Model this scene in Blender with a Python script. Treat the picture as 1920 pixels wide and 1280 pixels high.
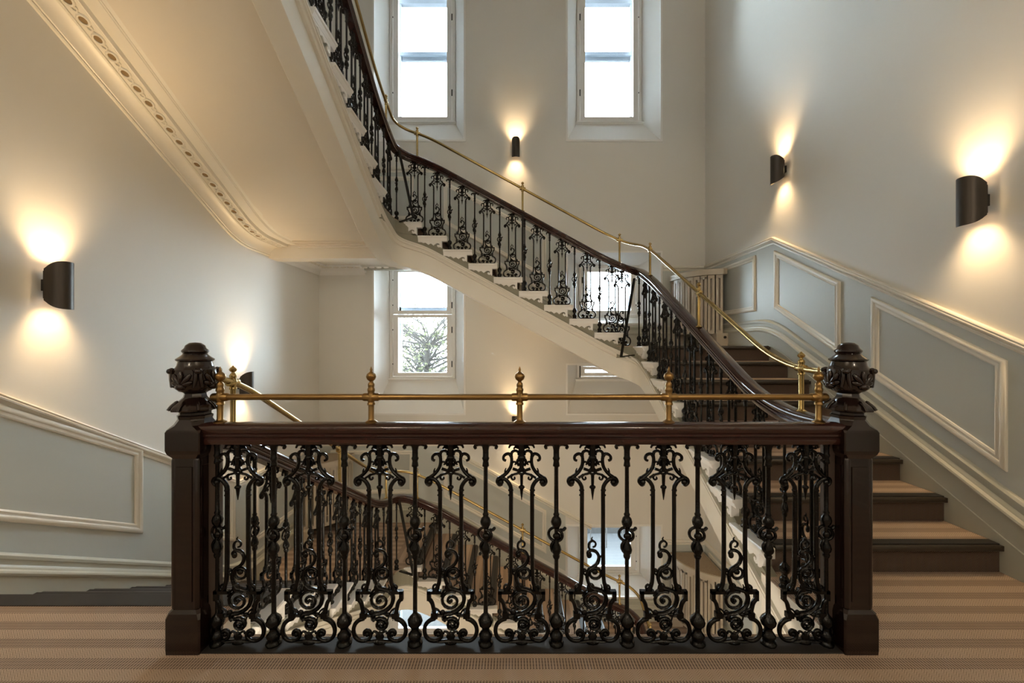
import bpy, math, random
from mathutils import Vector, Matrix
random.seed(7)
S = bpy.context.scene
for o in list(bpy.data.objects): bpy.data.objects.remove(o)
COL = S.collection
PI = math.pi

# ------------------------------------------------------------------ camera, world, light, exposure
F, VX, VY = 760.0, 962.0, 649.0            # focal length and vanishing point in 1920x1280 pixels
CZ = 1.32
cam = bpy.data.cameras.new('camera'); camo = bpy.data.objects.new('camera', cam); COL.objects.link(camo)
cam.sensor_width = 36; cam.lens = F/1920*36; cam.clip_start = .05
cam.shift_x = (960-VX)/1920; cam.shift_y = (VY-640)/1920
camo.location = (0, 0, CZ); camo.rotation_euler = (PI/2, 0, 0); S.camera = camo
W = bpy.data.worlds.new('sky'); S.world = W; W.use_nodes = True
bgn = W.node_tree.nodes['Background']; bgn.inputs[0].default_value = (.80, .91, 1, 1); bgn.inputs[1].default_value = 11.0
S.view_settings.view_transform = 'Standard'; S.view_settings.look = 'None'
S.view_settings.exposure = 1.6; S.view_settings.gamma = 1; S.view_settings.use_curve_mapping = False
WARM = (1, .68, .35)

# ------------------------------------------------------------------ dimensions (metres)
R, G, GM, H = .165, .305, .302, 25*.165    # rise, going, going of the flight on the window wall, storey
WR, WL, WF, WB = 2.90, -2.93, 6.12, -3.2   # wall planes: right, left, window wall, back
XR, XL, YM, YF = 1.487, -1.41, 4.90, 1.79  # baluster lines: right, left, window-side, landing
NR, NX, NL = 2.35, 1.286, 2.15             # first nosings: right flight, window flight, left flight (floor end)
RT = R/G; RM = R/GM
TOP = 7.75

# ------------------------------------------------------------------ materials
def mat(name, col, rough=.6, metal=0, col2=None, scale=8, bump=0, bscale=60, coat=0, stretch=(1,1,1), spec=.5):
    m = bpy.data.materials.new(name); m.use_nodes = True; t = m.node_tree; n = t.nodes; b = n['Principled BSDF']
    b.inputs['Base Color'].default_value = (*col, 1); b.inputs['Roughness'].default_value = rough
    b.inputs['Metallic'].default_value = metal; b.inputs['Coat Weight'].default_value = coat
    b.inputs['Specular IOR Level'].default_value = spec
    tc = n.new('ShaderNodeTexCoord'); mp = n.new('ShaderNodeMapping'); mp.inputs['Scale'].default_value = stretch
    t.links.new(tc.outputs['Object'], mp.inputs['Vector'])
    if col2:
        nz = n.new('ShaderNodeTexNoise'); nz.inputs['Scale'].default_value = scale; nz.inputs['Detail'].default_value = 5
        mx = n.new('ShaderNodeMix'); mx.data_type = 'RGBA'; mx.inputs[6].default_value = (*col, 1); mx.inputs[7].default_value = (*col2, 1)
        t.links.new(mp.outputs[0], nz.inputs['Vector']); t.links.new(nz.outputs[0], mx.inputs[0]); t.links.new(mx.outputs[2], b.inputs['Base Color'])
    if bump:
        nb = n.new('ShaderNodeTexNoise'); nb.inputs['Scale'].default_value = bscale; nb.inputs['Detail'].default_value = 4
        bp = n.new('ShaderNodeBump'); bp.inputs['Strength'].default_value = bump; bp.inputs['Distance'].default_value = .01
        t.links.new(mp.outputs[0], nb.inputs['Vector']); t.links.new(nb.outputs[0], bp.inputs['Height']); t.links.new(bp.outputs[0], b.inputs['Normal'])
    return m
M = {}
M['wall'] = mat('wall_paint', (.74,.725,.68), .55, col2=(.71,.695,.65), scale=2, bump=.05, bscale=25)
M['dado'] = mat('dado_paint', (.55,.575,.545), .45, col2=(.53,.555,.525), scale=3, bump=.05, bscale=30)
M['skirt'] = mat('skirting_paint', (.50,.50,.43), .4, col2=(.47,.47,.40), scale=4)
M['trim'] = mat('trim_paint', (.80,.77,.69), .38, col2=(.76,.73,.65), scale=5)
M['white'] = mat('white_gloss', (.82,.81,.78), .35)
M['soffit'] = mat('soffit_plaster', (.76,.71,.62), .6, col2=(.73,.68,.59), scale=2, bump=.06, bscale=20)
M['string'] = mat('string_paint', (.27,.26,.20), .5)
M['wood'] = mat('mahogany', (.016,.007,.006), .22, col2=(.008,.0035,.003), scale=9, stretch=(1,1,.15), bump=.04, bscale=40, coat=.3)
M['rail'] = mat('rail_mahogany', (.050,.017,.013), .2, col2=(.022,.008,.007), scale=7, bump=.02, bscale=40, coat=.4)
M['plank'] = mat('worn_wood', (.10,.075,.06), .4, col2=(.05,.035,.03), scale=14, stretch=(1,1,.1))
M['iron'] = mat('black_iron', (.003,.003,.0035), .17, col2=(.005,.005,.005), scale=30, bump=.3, bscale=70, spec=.32)
M['sash'] = mat('sash_shade_grey', (.13,.15,.18), .5)  # shade against the bright sky put into the sash colour as grey-blue
M['brass'] = mat('aged_brass', (.42,.27,.10), .3, metal=1, col2=(.22,.13,.055), scale=14)
M['brasshi'] = mat('bright_brass', (.58,.44,.19), .25, metal=1, col2=(.38,.27,.11), scale=14)
M['bronze'] = mat('lamp_bronze', (.075,.064,.054), .4, metal=.6, col2=(.05,.043,.037), scale=20, stretch=(6,6,.4))
M['nose'] = mat('nosing_rubber', (.035,.026,.018), .38)
M['insert'] = mat('nosing_insert', (.022,.020,.019), .6)
M['dark'] = mat('dark_metal', (.02,.018,.016), .5)
M['radiator'] = mat('radiator_cream', (.56,.50,.41), .4)
M['granite'] = mat('radiator_top', (.50,.40,.28), .6, col2=(.18,.13,.09), scale=120)
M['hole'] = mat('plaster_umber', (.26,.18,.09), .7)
M['concrete'] = mat('outdoor_concrete', (.030,.032,.034), .9, col2=(.02,.021,.023), scale=30)
M['gravel'] = mat('outdoor_gravel', (.022,.021,.020), .95, col2=(.004,.004,.004), scale=60)
M['bark'] = mat('tree_bark', (.014,.011,.008), .9)
M['leaf'] = mat('tree_leaf', (.05,.055,.02), .8)
def glass():
    m = bpy.data.materials.new('window_glass'); m.use_nodes = True; t = m.node_tree; n = t.nodes; n.remove(n['Principled BSDF'])
    tr = n.new('ShaderNodeBsdfTransparent'); tr.inputs[0].default_value = (.93,.96,.96,1)
    gl = n.new('ShaderNodeBsdfGlossy'); gl.inputs['Roughness'].default_value = .02
    fr = n.new('ShaderNodeFresnel'); fr.inputs[0].default_value = 1.45; mx = n.new('ShaderNodeMixShader')
    t.links.new(fr.outputs[0], mx.inputs[0]); t.links.new(tr.outputs[0], mx.inputs[1]); t.links.new(gl.outputs[0], mx.inputs[2])
    t.links.new(mx.outputs[0], n['Material Output'].inputs[0]); return m
M['glass'] = glass()
def emit(name, col, s):
    m = bpy.data.materials.new(name); m.use_nodes = True; b = m.node_tree.nodes['Principled BSDF']
    b.inputs['Emission Color'].default_value = (*col, 1); b.inputs['Emission Strength'].default_value = s; return m
M['bulb'] = emit('bulb_glow', WARM, 20)
M['globe'] = emit('globe_fill_glow', (1, .84, .64), 22)  # glow of the unseen globes added as fill
def carpet(name, light, mid, dark, riser=False):
    m = bpy.data.materials.new(name); m.use_nodes = True; t = m.node_tree; n = t.nodes; L = t.links; b = n['Principled BSDF']
    b.inputs['Roughness'].default_value = .95; b.inputs['Specular IOR Level'].default_value = .1
    g = n.new('ShaderNodeTexCoord'); sp = n.new('ShaderNodeSeparateXYZ'); L.new(g.outputs['Object'], sp.inputs[0])
    def mth(op, a, c=None):
        q = n.new('ShaderNodeMath'); q.operation = op
        for i, v in enumerate((a, c)):
            if v is None: continue
            if isinstance(v, (int, float)): q.inputs[i].default_value = v
            else: L.new(v, q.inputs[i])
        return q.outputs[0]
    # object space: x = along the walk, y = across
    X, Y, Z = sp.outputs
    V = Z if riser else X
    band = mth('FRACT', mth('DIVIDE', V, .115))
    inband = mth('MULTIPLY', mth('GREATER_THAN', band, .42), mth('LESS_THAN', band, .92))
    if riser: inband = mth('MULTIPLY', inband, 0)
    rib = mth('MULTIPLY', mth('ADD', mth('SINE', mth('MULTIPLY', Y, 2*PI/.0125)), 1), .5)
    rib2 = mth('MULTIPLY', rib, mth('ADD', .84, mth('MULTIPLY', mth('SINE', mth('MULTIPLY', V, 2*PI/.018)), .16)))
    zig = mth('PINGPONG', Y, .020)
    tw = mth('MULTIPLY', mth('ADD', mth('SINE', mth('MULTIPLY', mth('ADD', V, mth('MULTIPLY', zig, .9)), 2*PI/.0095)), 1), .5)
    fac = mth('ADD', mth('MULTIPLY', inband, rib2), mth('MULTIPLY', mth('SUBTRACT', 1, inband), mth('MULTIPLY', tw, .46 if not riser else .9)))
    nz = n.new('ShaderNodeTexNoise'); nz.inputs['Scale'].default_value = 5; L.new(g.outputs['Object'], nz.inputs['Vector'])
    c1 = n.new('ShaderNodeMix'); c1.data_type = 'RGBA'; c1.inputs[6].default_value = (*light,1); c1.inputs[7].default_value = (*mid,1)
    tone = mth('MULTIPLY', mth('ADD', mth('SINE', mth('MULTIPLY', V, 2*PI/.115)), 1), .5)
    L.new(mth('ADD', mth('MULTIPLY', inband, .34), mth('MULTIPLY', nz.outputs[0], .4)), c1.inputs[0])
    c2 = n.new('ShaderNodeMix'); c2.data_type = 'RGBA'; c2.inputs[7].default_value = (*dark,1); L.new(c1.outputs[2], c2.inputs[6]); L.new(fac, c2.inputs[0])
    L.new(c2.outputs[2], b.inputs['Base Color'])
    bp = n.new('ShaderNodeBump'); bp.inputs['Strength'].default_value = .5; bp.inputs['Distance'].default_value = .003; L.new(fac, bp.inputs['Height']); bp.invert = True
    L.new(bp.outputs[0], b.inputs['Normal']); return m
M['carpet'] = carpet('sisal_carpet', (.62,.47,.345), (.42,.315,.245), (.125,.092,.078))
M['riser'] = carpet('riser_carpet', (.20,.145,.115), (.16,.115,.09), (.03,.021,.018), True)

# ------------------------------------------------------------------ mesh helpers
class MB:
    def __init__(s): s.v = []; s.f = []
    def add(s, v, f):
        k = len(s.v); s.v += [tuple(p) for p in v]; s.f += [tuple(i+k for i in q) for q in f]; return s
    def box(s, x0, x1, y0, y1, z0, z1):
        if x0 > x1: x0, x1 = x1, x0
        if y0 > y1: y0, y1 = y1, y0
        if z0 > z1: z0, z1 = z1, z0
        return s.add([(x,y,z) for z in (z0,z1) for y in (y0,y1) for x in (x0,x1)],
                     [(0,2,3,1),(4,5,7,6),(0,1,5,4),(2,6,7,3),(0,4,6,2),(1,3,7,5)])
    def prism(s, poly, a, b, axes=(0,2,1)):
        """polygon in the plane axes[0],axes[1], thickness a..b along axes[2]"""
        n = len(poly); v = []
        for d in (a, b):
            for p in poly:
                q = [0,0,0]; q[axes[0]] = p[0]; q[axes[1]] = p[1]; q[axes[2]] = d; v.append(q)
        return s.add(v, [tuple(range(n)), tuple(range(2*n-1, n-1, -1))] + [(i, i+n, (i+1)%n+n, (i+1)%n) for i in range(n)])
    def lathe(s, prof, seg=16, c=(0,0,0), rot=0, mod=None):
        v = []; f = []; n = len(prof)
        for i in range(seg):
            a = rot+2*PI*i/seg
            for r, z in prof:
                k = 1 if mod is None else mod(a, z)
                v.append((c[0]+r*k*math.cos(a), c[1]+r*k*math.sin(a), c[2]+z))
        for i in range(seg):
            j = (i+1) % seg
            for q in range(n-1): f.append((i*n+q, j*n+q, j*n+q+1, i*n+q+1))
        f.append(tuple(i*n for i in reversed(range(seg)))); f.append(tuple(i*n+n-1 for i in range(seg)))
        return s.add(v, f)
    def tube(s, pts, rad, seg=6, closed=False, flat=1.0):
        P = [Vector(p) for p in pts]; n = len(P)
        if not hasattr(rad, '__len__'): rad = [rad]*n
        T = []
        for i in range(n):
            a = P[(i-1) % n] if (closed or i > 0) else P[i]; b = P[(i+1) % n] if (closed or i < n-1) else P[i]
            t = b-a; T.append(t.normalized() if t.length > 1e-9 else Vector((0,0,1)))
        u = T[0].orthogonal().normalized()
        if abs(T[0].y) < .9: u = (Vector((0,1,0)) - T[0]*T[0].y).normalized()
        v = []; f = []
        for i in range(n):
            u = (u - T[i]*u.dot(T[i])).normalized(); w = T[i].cross(u)
            for k in range(seg):
                a = 2*PI*k/seg; v.append(P[i] + u*(rad[i]*flat*math.cos(a)) + w*(rad[i]*math.sin(a)))
        for i in range(n if closed else n-1):
            j = (i+1) % n
            for k in range(seg): f.append((i*seg+k, i*seg+(k+1) % seg, j*seg+(k+1) % seg, j*seg+k))
        if not closed: f.append(tuple(reversed(range(seg)))); f.append(tuple((n-1)*seg+k for k in range(seg)))
        return s.add(v, f)
    def ball(s, c, r, seg=10, rings=6, sc=(1,1,1)):
        v = [(c[0], c[1], c[2]+r*sc[2])]; f = []
        for i in range(1, rings):
            p = PI*i/rings
            for k in range(seg):
                a = 2*PI*k/seg; v.append((c[0]+r*sc[0]*math.sin(p)*math.cos(a), c[1]+r*sc[1]*math.sin(p)*math.sin(a), c[2]+r*sc[2]*math.cos(p)))
        v.append((c[0], c[1], c[2]-r*sc[2])); L = len(v)-1
        for k in range(seg):
            f.append((0, 1+k, 1+(k+1) % seg)); f.append((L, L-seg+(k+1) % seg, L-seg+k))
            for i in range(rings-2):
                a = 1+i*seg; f.append((a+k, a+seg+k, a+seg+(k+1) % seg, a+(k+1) % seg))
        return s.add(v, f)
    def sweep(s, path, prof, closed=False):
        """profile (d, h): d to the right of the walking direction, h up; mitred corners"""
        n = len(path); m = len(prof); v = []; f = []
        for i in range(n):
            a = path[i-1] if (closed or i > 0) else None; b = path[(i+1) % n] if (closed or i < n-1) else None; p = path[i]
            ns = []
            for q0, q1 in ((a, p), (p, b)):
                if q0 is None or q1 is None: continue
                dx, dy = q1[0]-q0[0], q1[1]-q0[1]; l = math.hypot(dx, dy)
                if l > 1e-7: ns.append((dy/l, -dx/l))
            if len(ns) == 2:
                nx, ny = ns[0][0]+ns[1][0], ns[0][1]+ns[1][1]; l = math.hypot(nx, ny); nx /= l; ny /= l
                k = 1/max(.3, nx*ns[0][0]+ny*ns[0][1]); nx *= k; ny *= k
            else: nx, ny = ns[0]
            for d, h in prof: v.append((p[0]+nx*d, p[1]+ny*d, p[2]+h))
        for i in range(n if closed else n-1):
            j = (i+1) % n
            for k in range(m): f.append((i*m+k, j*m+k, j*m+(k+1) % m, i*m+(k+1) % m))
        if not closed: f.append(tuple(range(m))); f.append(tuple((n-1)*m+k for k in reversed(range(m))))
        return s.add(v, f)
    def mesh(s, name, m, smooth=0):
        me = bpy.data.meshes.new(name); me.from_pydata(s.v, [], s.f); me.update()
        import bmesh
        bm = bmesh.new(); bm.from_mesh(me); bmesh.ops.recalc_face_normals(bm, faces=bm.faces); bm.to_mesh(me); bm.free()
        me.materials.append(M[m])
        if smooth:
            for p in me.polygons: p.use_smooth = True
            try: me.set_sharp_from_angle(angle=math.radians(smooth))
            except Exception: pass
        return me
    def build(s, name, m, parent=None, smooth=0, **k):
        return obj(name, s.mesh(name, m, smooth), parent, **k)
def obj(name, me, parent=None, loc=None, rz=None):
    o = bpy.data.objects.new(name, me); COL.objects.link(o)
    if parent: o.parent = parent
    if loc: o.location = loc
    if rz is not None: o.rotation_euler = (0, 0, rz)
    return o
def tag(o, label=None, cat=None, group=None, kind=None):
    if label: o['label'] = label
    if cat: o['category'] = cat
    if group: o['group'] = group
    if kind: o['kind'] = kind
    return o
def thing(name, label, cat, loc=(0,0,0), group=None):
    o = bpy.data.objects.new(name, None); COL.objects.link(o); o.location = loc; o.empty_display_size = .1
    return tag(o, label, cat, group)
def struct(o, label=None, cat='wall'): return tag(o, label, cat, kind='structure')
def crv(pts, n=6):
    """Catmull-Rom through the points"""
    P = [Vector(p) for p in pts]; out = []
    for i in range(len(P)-1):
        a = P[i-1] if i else P[0]*2-P[1]; b, c = P[i], P[i+1]; d = P[i+2] if i+2 < len(P) else c*2-b
        for k in range(n):
            t = k/n; out.append(.5*((2*b)+(c-a)*t+(2*a-5*b+4*c-d)*t*t+(3*b-a-3*c+d)*t**3))
    out.append(P[-1]); return out

# ------------------------------------------------------------------ room shell
def slab_with_holes(mb, u0, u1, z0, z1, holes, put):
    """rectangle u,z with rectangular holes -> quads through put(u,z)"""
    us = sorted({u0, u1, *[h[0] for h in holes], *[h[1] for h in holes]}); zs = sorted({z0, z1, *[h[2] for h in holes], *[h[3] for h in holes]})
    for a, b in zip(us, us[1:]):
        for c, d in zip(zs, zs[1:]):
            um, zm = (a+b)/2, (c+d)/2
            if any(h[0] < um < h[1] and h[2] < zm < h[3] for h in holes): continue
            mb.add([put(a,c), put(b,c), put(b,d), put(a,d)], [(0,1,2,3)])
ZB = -H-.9
# window openings in the window wall (x0,x1,z0,z1)
LWX = (-2.11, -.73); RWX = (.81, 2.24)
OPEN = []
for k in (1, 0, -1):
    OPEN.append((*LWX, .295+k*H, (3.2 if k == 1 else 2.745)+k*H))
OPEN.append((*RWX, .295+H, 3.2+H))
for k in (0, -1):
    OPEN.append((*RWX, 1.655+k*H, 2.745+k*H)); OPEN.append((*RWX, .295+k*H, 1.05+k*H))
mb = MB(); slab_with_holes(mb, WL-.3, WR+.3, ZB, TOP, OPEN, lambda u, z: (u, WF, z))
struct(mb.build('wall_window', 'wall'), 'tall cream plaster wall with deep window openings at the far end')
struct(MB().box(WR, WR+.3, WB-.3, WF, ZB, TOP).build('wall_right', 'wall'), 'tall cream plaster wall above the flight that climbs on the right')
struct(MB().box(WL-.3, WL, WB-.3, WF, ZB, TOP).build('wall_left', 'wall'), 'cream plaster wall on the left above the flight going down')
struct(MB().box(WL, WR, WB-.3, WB, ZB, TOP).build('wall_back', 'wall'), 'cream plaster wall behind the landing')
struct(MB().box(WL-.3, WR+.3, WB-.3, WF+.7, TOP, TOP+.2).build('ceiling', 'wall'), 'plain plaster ceiling high over the stairwell', 'ceiling')

# landing floor we stand on (carpeted), upper floor and lowest floor
def floor_slab(z, name, label, right_y=NR+.03, left_y=NL-.02):
    poly = [(WL, WB), (WR, WB), (WR, right_y), (XR-.03, right_y), (XR-.03, YF+.07), (XL+.03, YF+.07), (XL+.03, left_y), (WL, left_y)]
    o = MB().prism(poly, z-.36, z-.008, (0,1,2)).build(name, 'soffit'); struct(o, label, 'floor')
    c = MB().prism([(p[1], -p[0]) for p in poly], -.008, 0, (0,1,2)).build('floor_carpet', 'carpet', o, loc=(0,0,z), rz=PI/2)
    return o
fl = floor_slab(0, 'floor', 'landing floor in striped tan woven carpet')
floor_slab(H, 'floor_upper', 'floor of the landing one storey above')
struct(MB().box(WL, WR, WB, WF, ZB-.1, -H-.002).build('floor_lower', 'carpet'), 'floor at the bottom of the stairwell', 'floor')
# dark nosing where the left flight leaves the landing
nz = MB().box(WL+.05, XL-.0, NL-.09, NL+.0, -.02, .004)
nz.tube([(WL+.05, NL, -.014), (XL-.0, NL, -.014)], .017, 10); nz.build('floor_nosing', 'insert', fl, 40)

# ------------------------------------------------------------------ the line of the stairs
def arc(cx, cy, r, a0, a1, n=8): return [(cx+r*math.cos(a0+(a1-a0)*i/n), cy+r*math.sin(a0+(a1-a0)*i/n)) for i in range(n+1)]
RHO = .20
def plan(off=0, y0=1.80, y1=1.80, step=.06):
    """baluster line in plan walking up: right, window side, left"""
    xr, xl, ym, rr = XR+off, XL-off, YM+off, RHO+off
    key = [(xr, y0)] + arc(xr-rr, ym-rr, rr, 0, PI/2) + arc(xl+rr, ym-rr, rr, PI/2, PI) + [(xl, y1)]
    out = []
    for a, b in zip(key, key[1:]):
        l = math.hypot(b[0]-a[0], b[1]-a[1]); n = max(1, int(l/step))
        out += [(a[0]+(b[0]-a[0])*i/n, a[1]+(b[1]-a[1])*i/n) for i in range(n)]
    return out+[key[-1]]
ANCH = None
def nose_z(pts, w=.16, lo=None, hi=None):
    """height of the nosing line over the plan points, softened round the corners"""
    s = [0]
    for a, b in zip(pts, pts[1:]): s.append(s[-1]+math.hypot(b[0]-a[0], b[1]-a[1]))
    kn = []
    for (x, y), q in zip(pts, s):
        if x > XR-.03 and y < 4.485: kn.append((q, R+(y-NR)*RT))
        elif y > YM-.03 and -1.13 < x < NX: kn.append((q, 9*R+(NX-x)*RM))
        elif x < XL+.03 and y < 4.285: kn.append((q, 18*R+(4.285-y)*RT))
    def f(q):
        if q <= kn[0][0]: return kn[0][1]+(q-kn[0][0])*RT
        if q >= kn[-1][0]: return kn[-1][1]+(q-kn[-1][0])*RT
        for a, b in zip(kn, kn[1:]):
            if a[0] <= q <= b[0]: return a[1]+(b[1]-a[1])*(q-a[0])/(b[0]-a[0]+1e-9)
    def g(q):
        z = f(q)
        if lo is not None: z = max(z, lo)
        if hi is not None: z = min(z, hi)
        return z
    return [sum(g(q+w*(i-6)/6) for i in range(13))/13 for q in s], s

# ------------------------------------------------------------------ steps, brackets, landings
def bracket_mesh(g):
    b = MB()
    b.sweep([(-.035, 0, 0), (g+.005, 0, 0)], [(-.01,0), (.066,0), (.072,-.008), (.067,-.022), (.058,-.026), (.056,-.036), (.048,-.048), (.046,-.060), (-.01,-.060)])
    for i in range(len(b.v)): b.v[i] = (b.v[i][0], -b.v[i][1], b.v[i][2])
    out = [(.028,-.07), (.028,-.163), (.040,-.163), (.046,-.150), (.060,-.158), (.078,-.150), (.086,-.132), (.076,-.118), (.064,-.122), (.066,-.132), (.058,-.134),
           (.054,-.118), (.066,-.106), (.090,-.104), (.112,-.118), (.128,-.132), (.140,-.120), (.158,-.104), (.176,-.112), (.190,-.122), (.204,-.108), (.224,-.094), (.250,-.100), (.270,-.088), (g+.005,-.086), (g+.005,-.07)]
    out = [(x, -.055 if z >= -.07 else -.055+(z+.07)*.92) for x, z in out]
    b.prism(out, -.01, .043, (0,2,1))
    return b.mesh('bracket', 'white', 35)
def step_meshes(g, w, tag_):
    # local: x = uphill from the nosing, y>0 = towards the well, y<0 = towards the wall, z=0 tread top
    d = {}
    d['step'] = MB().box(.03, g+.035, -.004, -w, -.215, -.034).mesh('step', 'string')
    t = MB().box(.0, g+.03, .02, -w+.002, -.034, -.004); d['tread'] = t.mesh('tread', 'nose')
    d['carpet'] = MB().box(.072, g+.03, -.06, -w+.004, -.004, .003).mesh('carpet', 'carpet')
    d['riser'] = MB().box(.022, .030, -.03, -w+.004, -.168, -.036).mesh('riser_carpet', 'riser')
    n = MB().tube([(.004, -.03, -.017), (.004, -w+.03, -.017)], .018, 10); n.box(.004, .03, -.03, -w+.03, -.034, 0)
    d['nosing'] = n.mesh('nosing', 'nose', 50)
    d['insert'] = MB().box(.014, .072, -.04, -w+.012, -.004, .005).mesh('insert', 'insert')
    return d
BR = bracket_mesh(G)
WID = {'right': WR-XR-.05, 'window': WF-YM-.05, 'left': XL-WL-.05}
SM = {k: step_meshes(G if k != 'window' else GM, WID[k], k) for k in WID}
def flight(side, ks, zb, label):
    t = thing('stair_flight', label, 'stairs')
    a = {'right': PI/2, 'window': PI, 'left': -PI/2}[side]
    for k in ks:
        if side == 'right': p = (XR, NR+(k-1)*G)
        elif side == 'window': p = (NX-(k-9)*GM, YM)
        else: p = (XL, 4.285-(k-18)*G)
        d = SM[side]; s = obj('step', d['step'], t, (p[0], p[1], zb+k*R), a)
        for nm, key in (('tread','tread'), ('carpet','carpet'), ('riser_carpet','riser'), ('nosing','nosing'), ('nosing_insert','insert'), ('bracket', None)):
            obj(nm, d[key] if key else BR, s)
    return t
def wall_cut(side, zb):   # soffit sheet of a flight between string beam and wall, .40 under the nosing line
    if side == 'right': q = [(XR+.0, 1.95), (WR, 1.95), (WR, 4.6), (XR+.0, 4.6)]; z = lambda x, y: R+(y-NR)*RT
    elif side == 'window': q = [(NX+.1, YM), (NX+.1, WF), (-1.25, WF), (-1.25, YM)]; z = lambda x, y: 9*R+(NX-x)*RM
    else:
        pp = [(0, 4.90), (0, 4.50), (0, 4.40), (0, 4.32), (0, 4.24), (0, 4.15), (0, 4.0), (0, 1.95)]
        m = MB()
        zz = lambda y: sum(max(18*R+(4.285-4.30)*RT, 18*R+(4.285-(y+.22*(i-5)/5))*RT) for i in range(11))/11
        path = [(XL, y, zb+zz(y)) for _, y in pp]
        return m.sweep(path, [(0,-.415), (XL-WL,-.415), (XL-WL,-.385), (0,-.385)])
    v = [(x, y, zb+z(x,y)-.415) for x, y in q]+[(x, y, zb+z(x,y)-.385) for x, y in q]
    return MB().add(v, [(0,1,2,3),(7,6,5,4),(0,4,5,1),(1,5,6,2),(2,6,7,3),(3,7,4,0)])
RAMP = {0: 'of the main stair', -1: 'of the stair below'}
FL = {}
for s in (0, -1):
    zb = s*H
    names = {0: ('carpeted flight climbing along the right wall from the landing', 'flight with white scroll brackets rising across the window wall above eye level',
                 'highest flight at upper left rising towards the viewer over the panelled soffit'),
             -1: ('lowest flight under the landing on the right', 'lower flight crossing the window wall, seen below through the landing ironwork',
                  'flight going down along the left wall from the landing')}[s]
    FL[s] = (flight('right', range(1, 9), zb, names[0]), flight('window', range(9, 18), zb, names[1]), flight('left', range(18, 25), zb, names[2]))
    for f_, sd in zip(FL[s], ('right', 'window', 'left')): wall_cut(sd, zb).build('soffit', 'soffit', f_)
    # landings
    for nm, L, poly, lab in (
        ('a', 8*R, [(XR-.03, 4.52), (WR-.02, 4.52), (WR-.02, WF-.02), (NX-.04, WF-.02), (NX-.04, YM-.03)] + [(p[0], p[1]) for p in arc(XR-.03-.19, YM-.03-.19, .19, PI/2, 0, 6)],
         ('quarter landing in the far right corner beside the radiator', 'lower quarter landing with the radiator seen through the ironwork')[-s]),
        ('b', 17*R, [(XL+.03, 4.25), (WL+.02, 4.25), (WL+.02, WF-.02), (-1.165, WF-.02), (-1.165, YM-.03)] + [(p[0], p[1]) for p in arc(XL+.03+.19, YM-.03-.19, .19, PI/2, PI, 6)],
         ('upper quarter landing in the far left corner over the soffit beam', 'carpeted quarter landing in the far left corner below the landing')[-s])):
        t = thing('quarter_landing', lab, 'landing')
        MB().prism(poly, zb+L-.14, zb+L-.005, (0,1,2)).build('slab', 'string', t)
        MB().prism([(p[1], -p[0]) for p in poly], -.005, .002, (0,1,2)).build('carpet', 'carpet', t, loc=(0,0,zb+L), rz=PI/2)
        x0, x1 = (XR+.12, WR) if nm == 'a' else (WL, XL-.12)
        MB().box(x0, x1, YM+.12, WF, zb+L-.30, zb+L-.27).build('soffit', 'soffit', t)
        bm_ = MB()
        if nm == 'a': bm_.box(XR+.1, WR, 4.55, 4.85, zb+L-.48, zb+L-.19)
        else: bm_.box(WL, XL-.1, 4.86, 5.06, zb+L-.43, zb+L-.19)
        bm_.build('cross_beam', 'soffit', t)
    # outer string: olive face, cream moulding, deep beam
    pl = plan(0, 1.88 if s == 0 else 1.0, 1.88); nzv, _ = nose_z(pl); path = [(x, y, zb+z) for (x, y), z in zip(pl, nzv)]
    if s == 0: path_low = path
    t = thing('stair_string', ('cream moulded outer string under the climbing flights', 'outer string of the flights below the landing')[-s], 'stair string')
    MB().sweep(path, [(-.028,-.150), (-.028,-.262), (.03,-.262), (.03,-.150)]).build('string_face', 'string', t)
    MB().sweep(path, [(-.028,-.236), (-.050,-.239), (-.050,-.253), (-.038,-.255), (-.038,-.271), (-.046,-.275), (-.046,-.283), (-.030,-.287), (-.020,-.310), (-.028,-.314), (-.028,-.322), (-.006,-.330), (.03,-.334), (.03,-.236)]).build('string_moulding', 'trim', t, 40)
    MB().sweep(path, [(-.004,-.30), (-.004,-.548), (.004,-.555), (.165,-.555), (.175,-.545), (.175,-.37), (.0,-.30)]).build('string_beam', 'trim', t, 40)
# landing edge beam under the front balustrade
eb = MB().box(XL-.02, XR+.02, YF-.05, YF+.072, -.362, -.012); eb.build('floor_edge', 'trim', fl)
MB().box(XL+.05, XR-.05, YF-.05, YF+.045, -.014, .006).build('floor_plinth', 'insert', fl)

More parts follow.
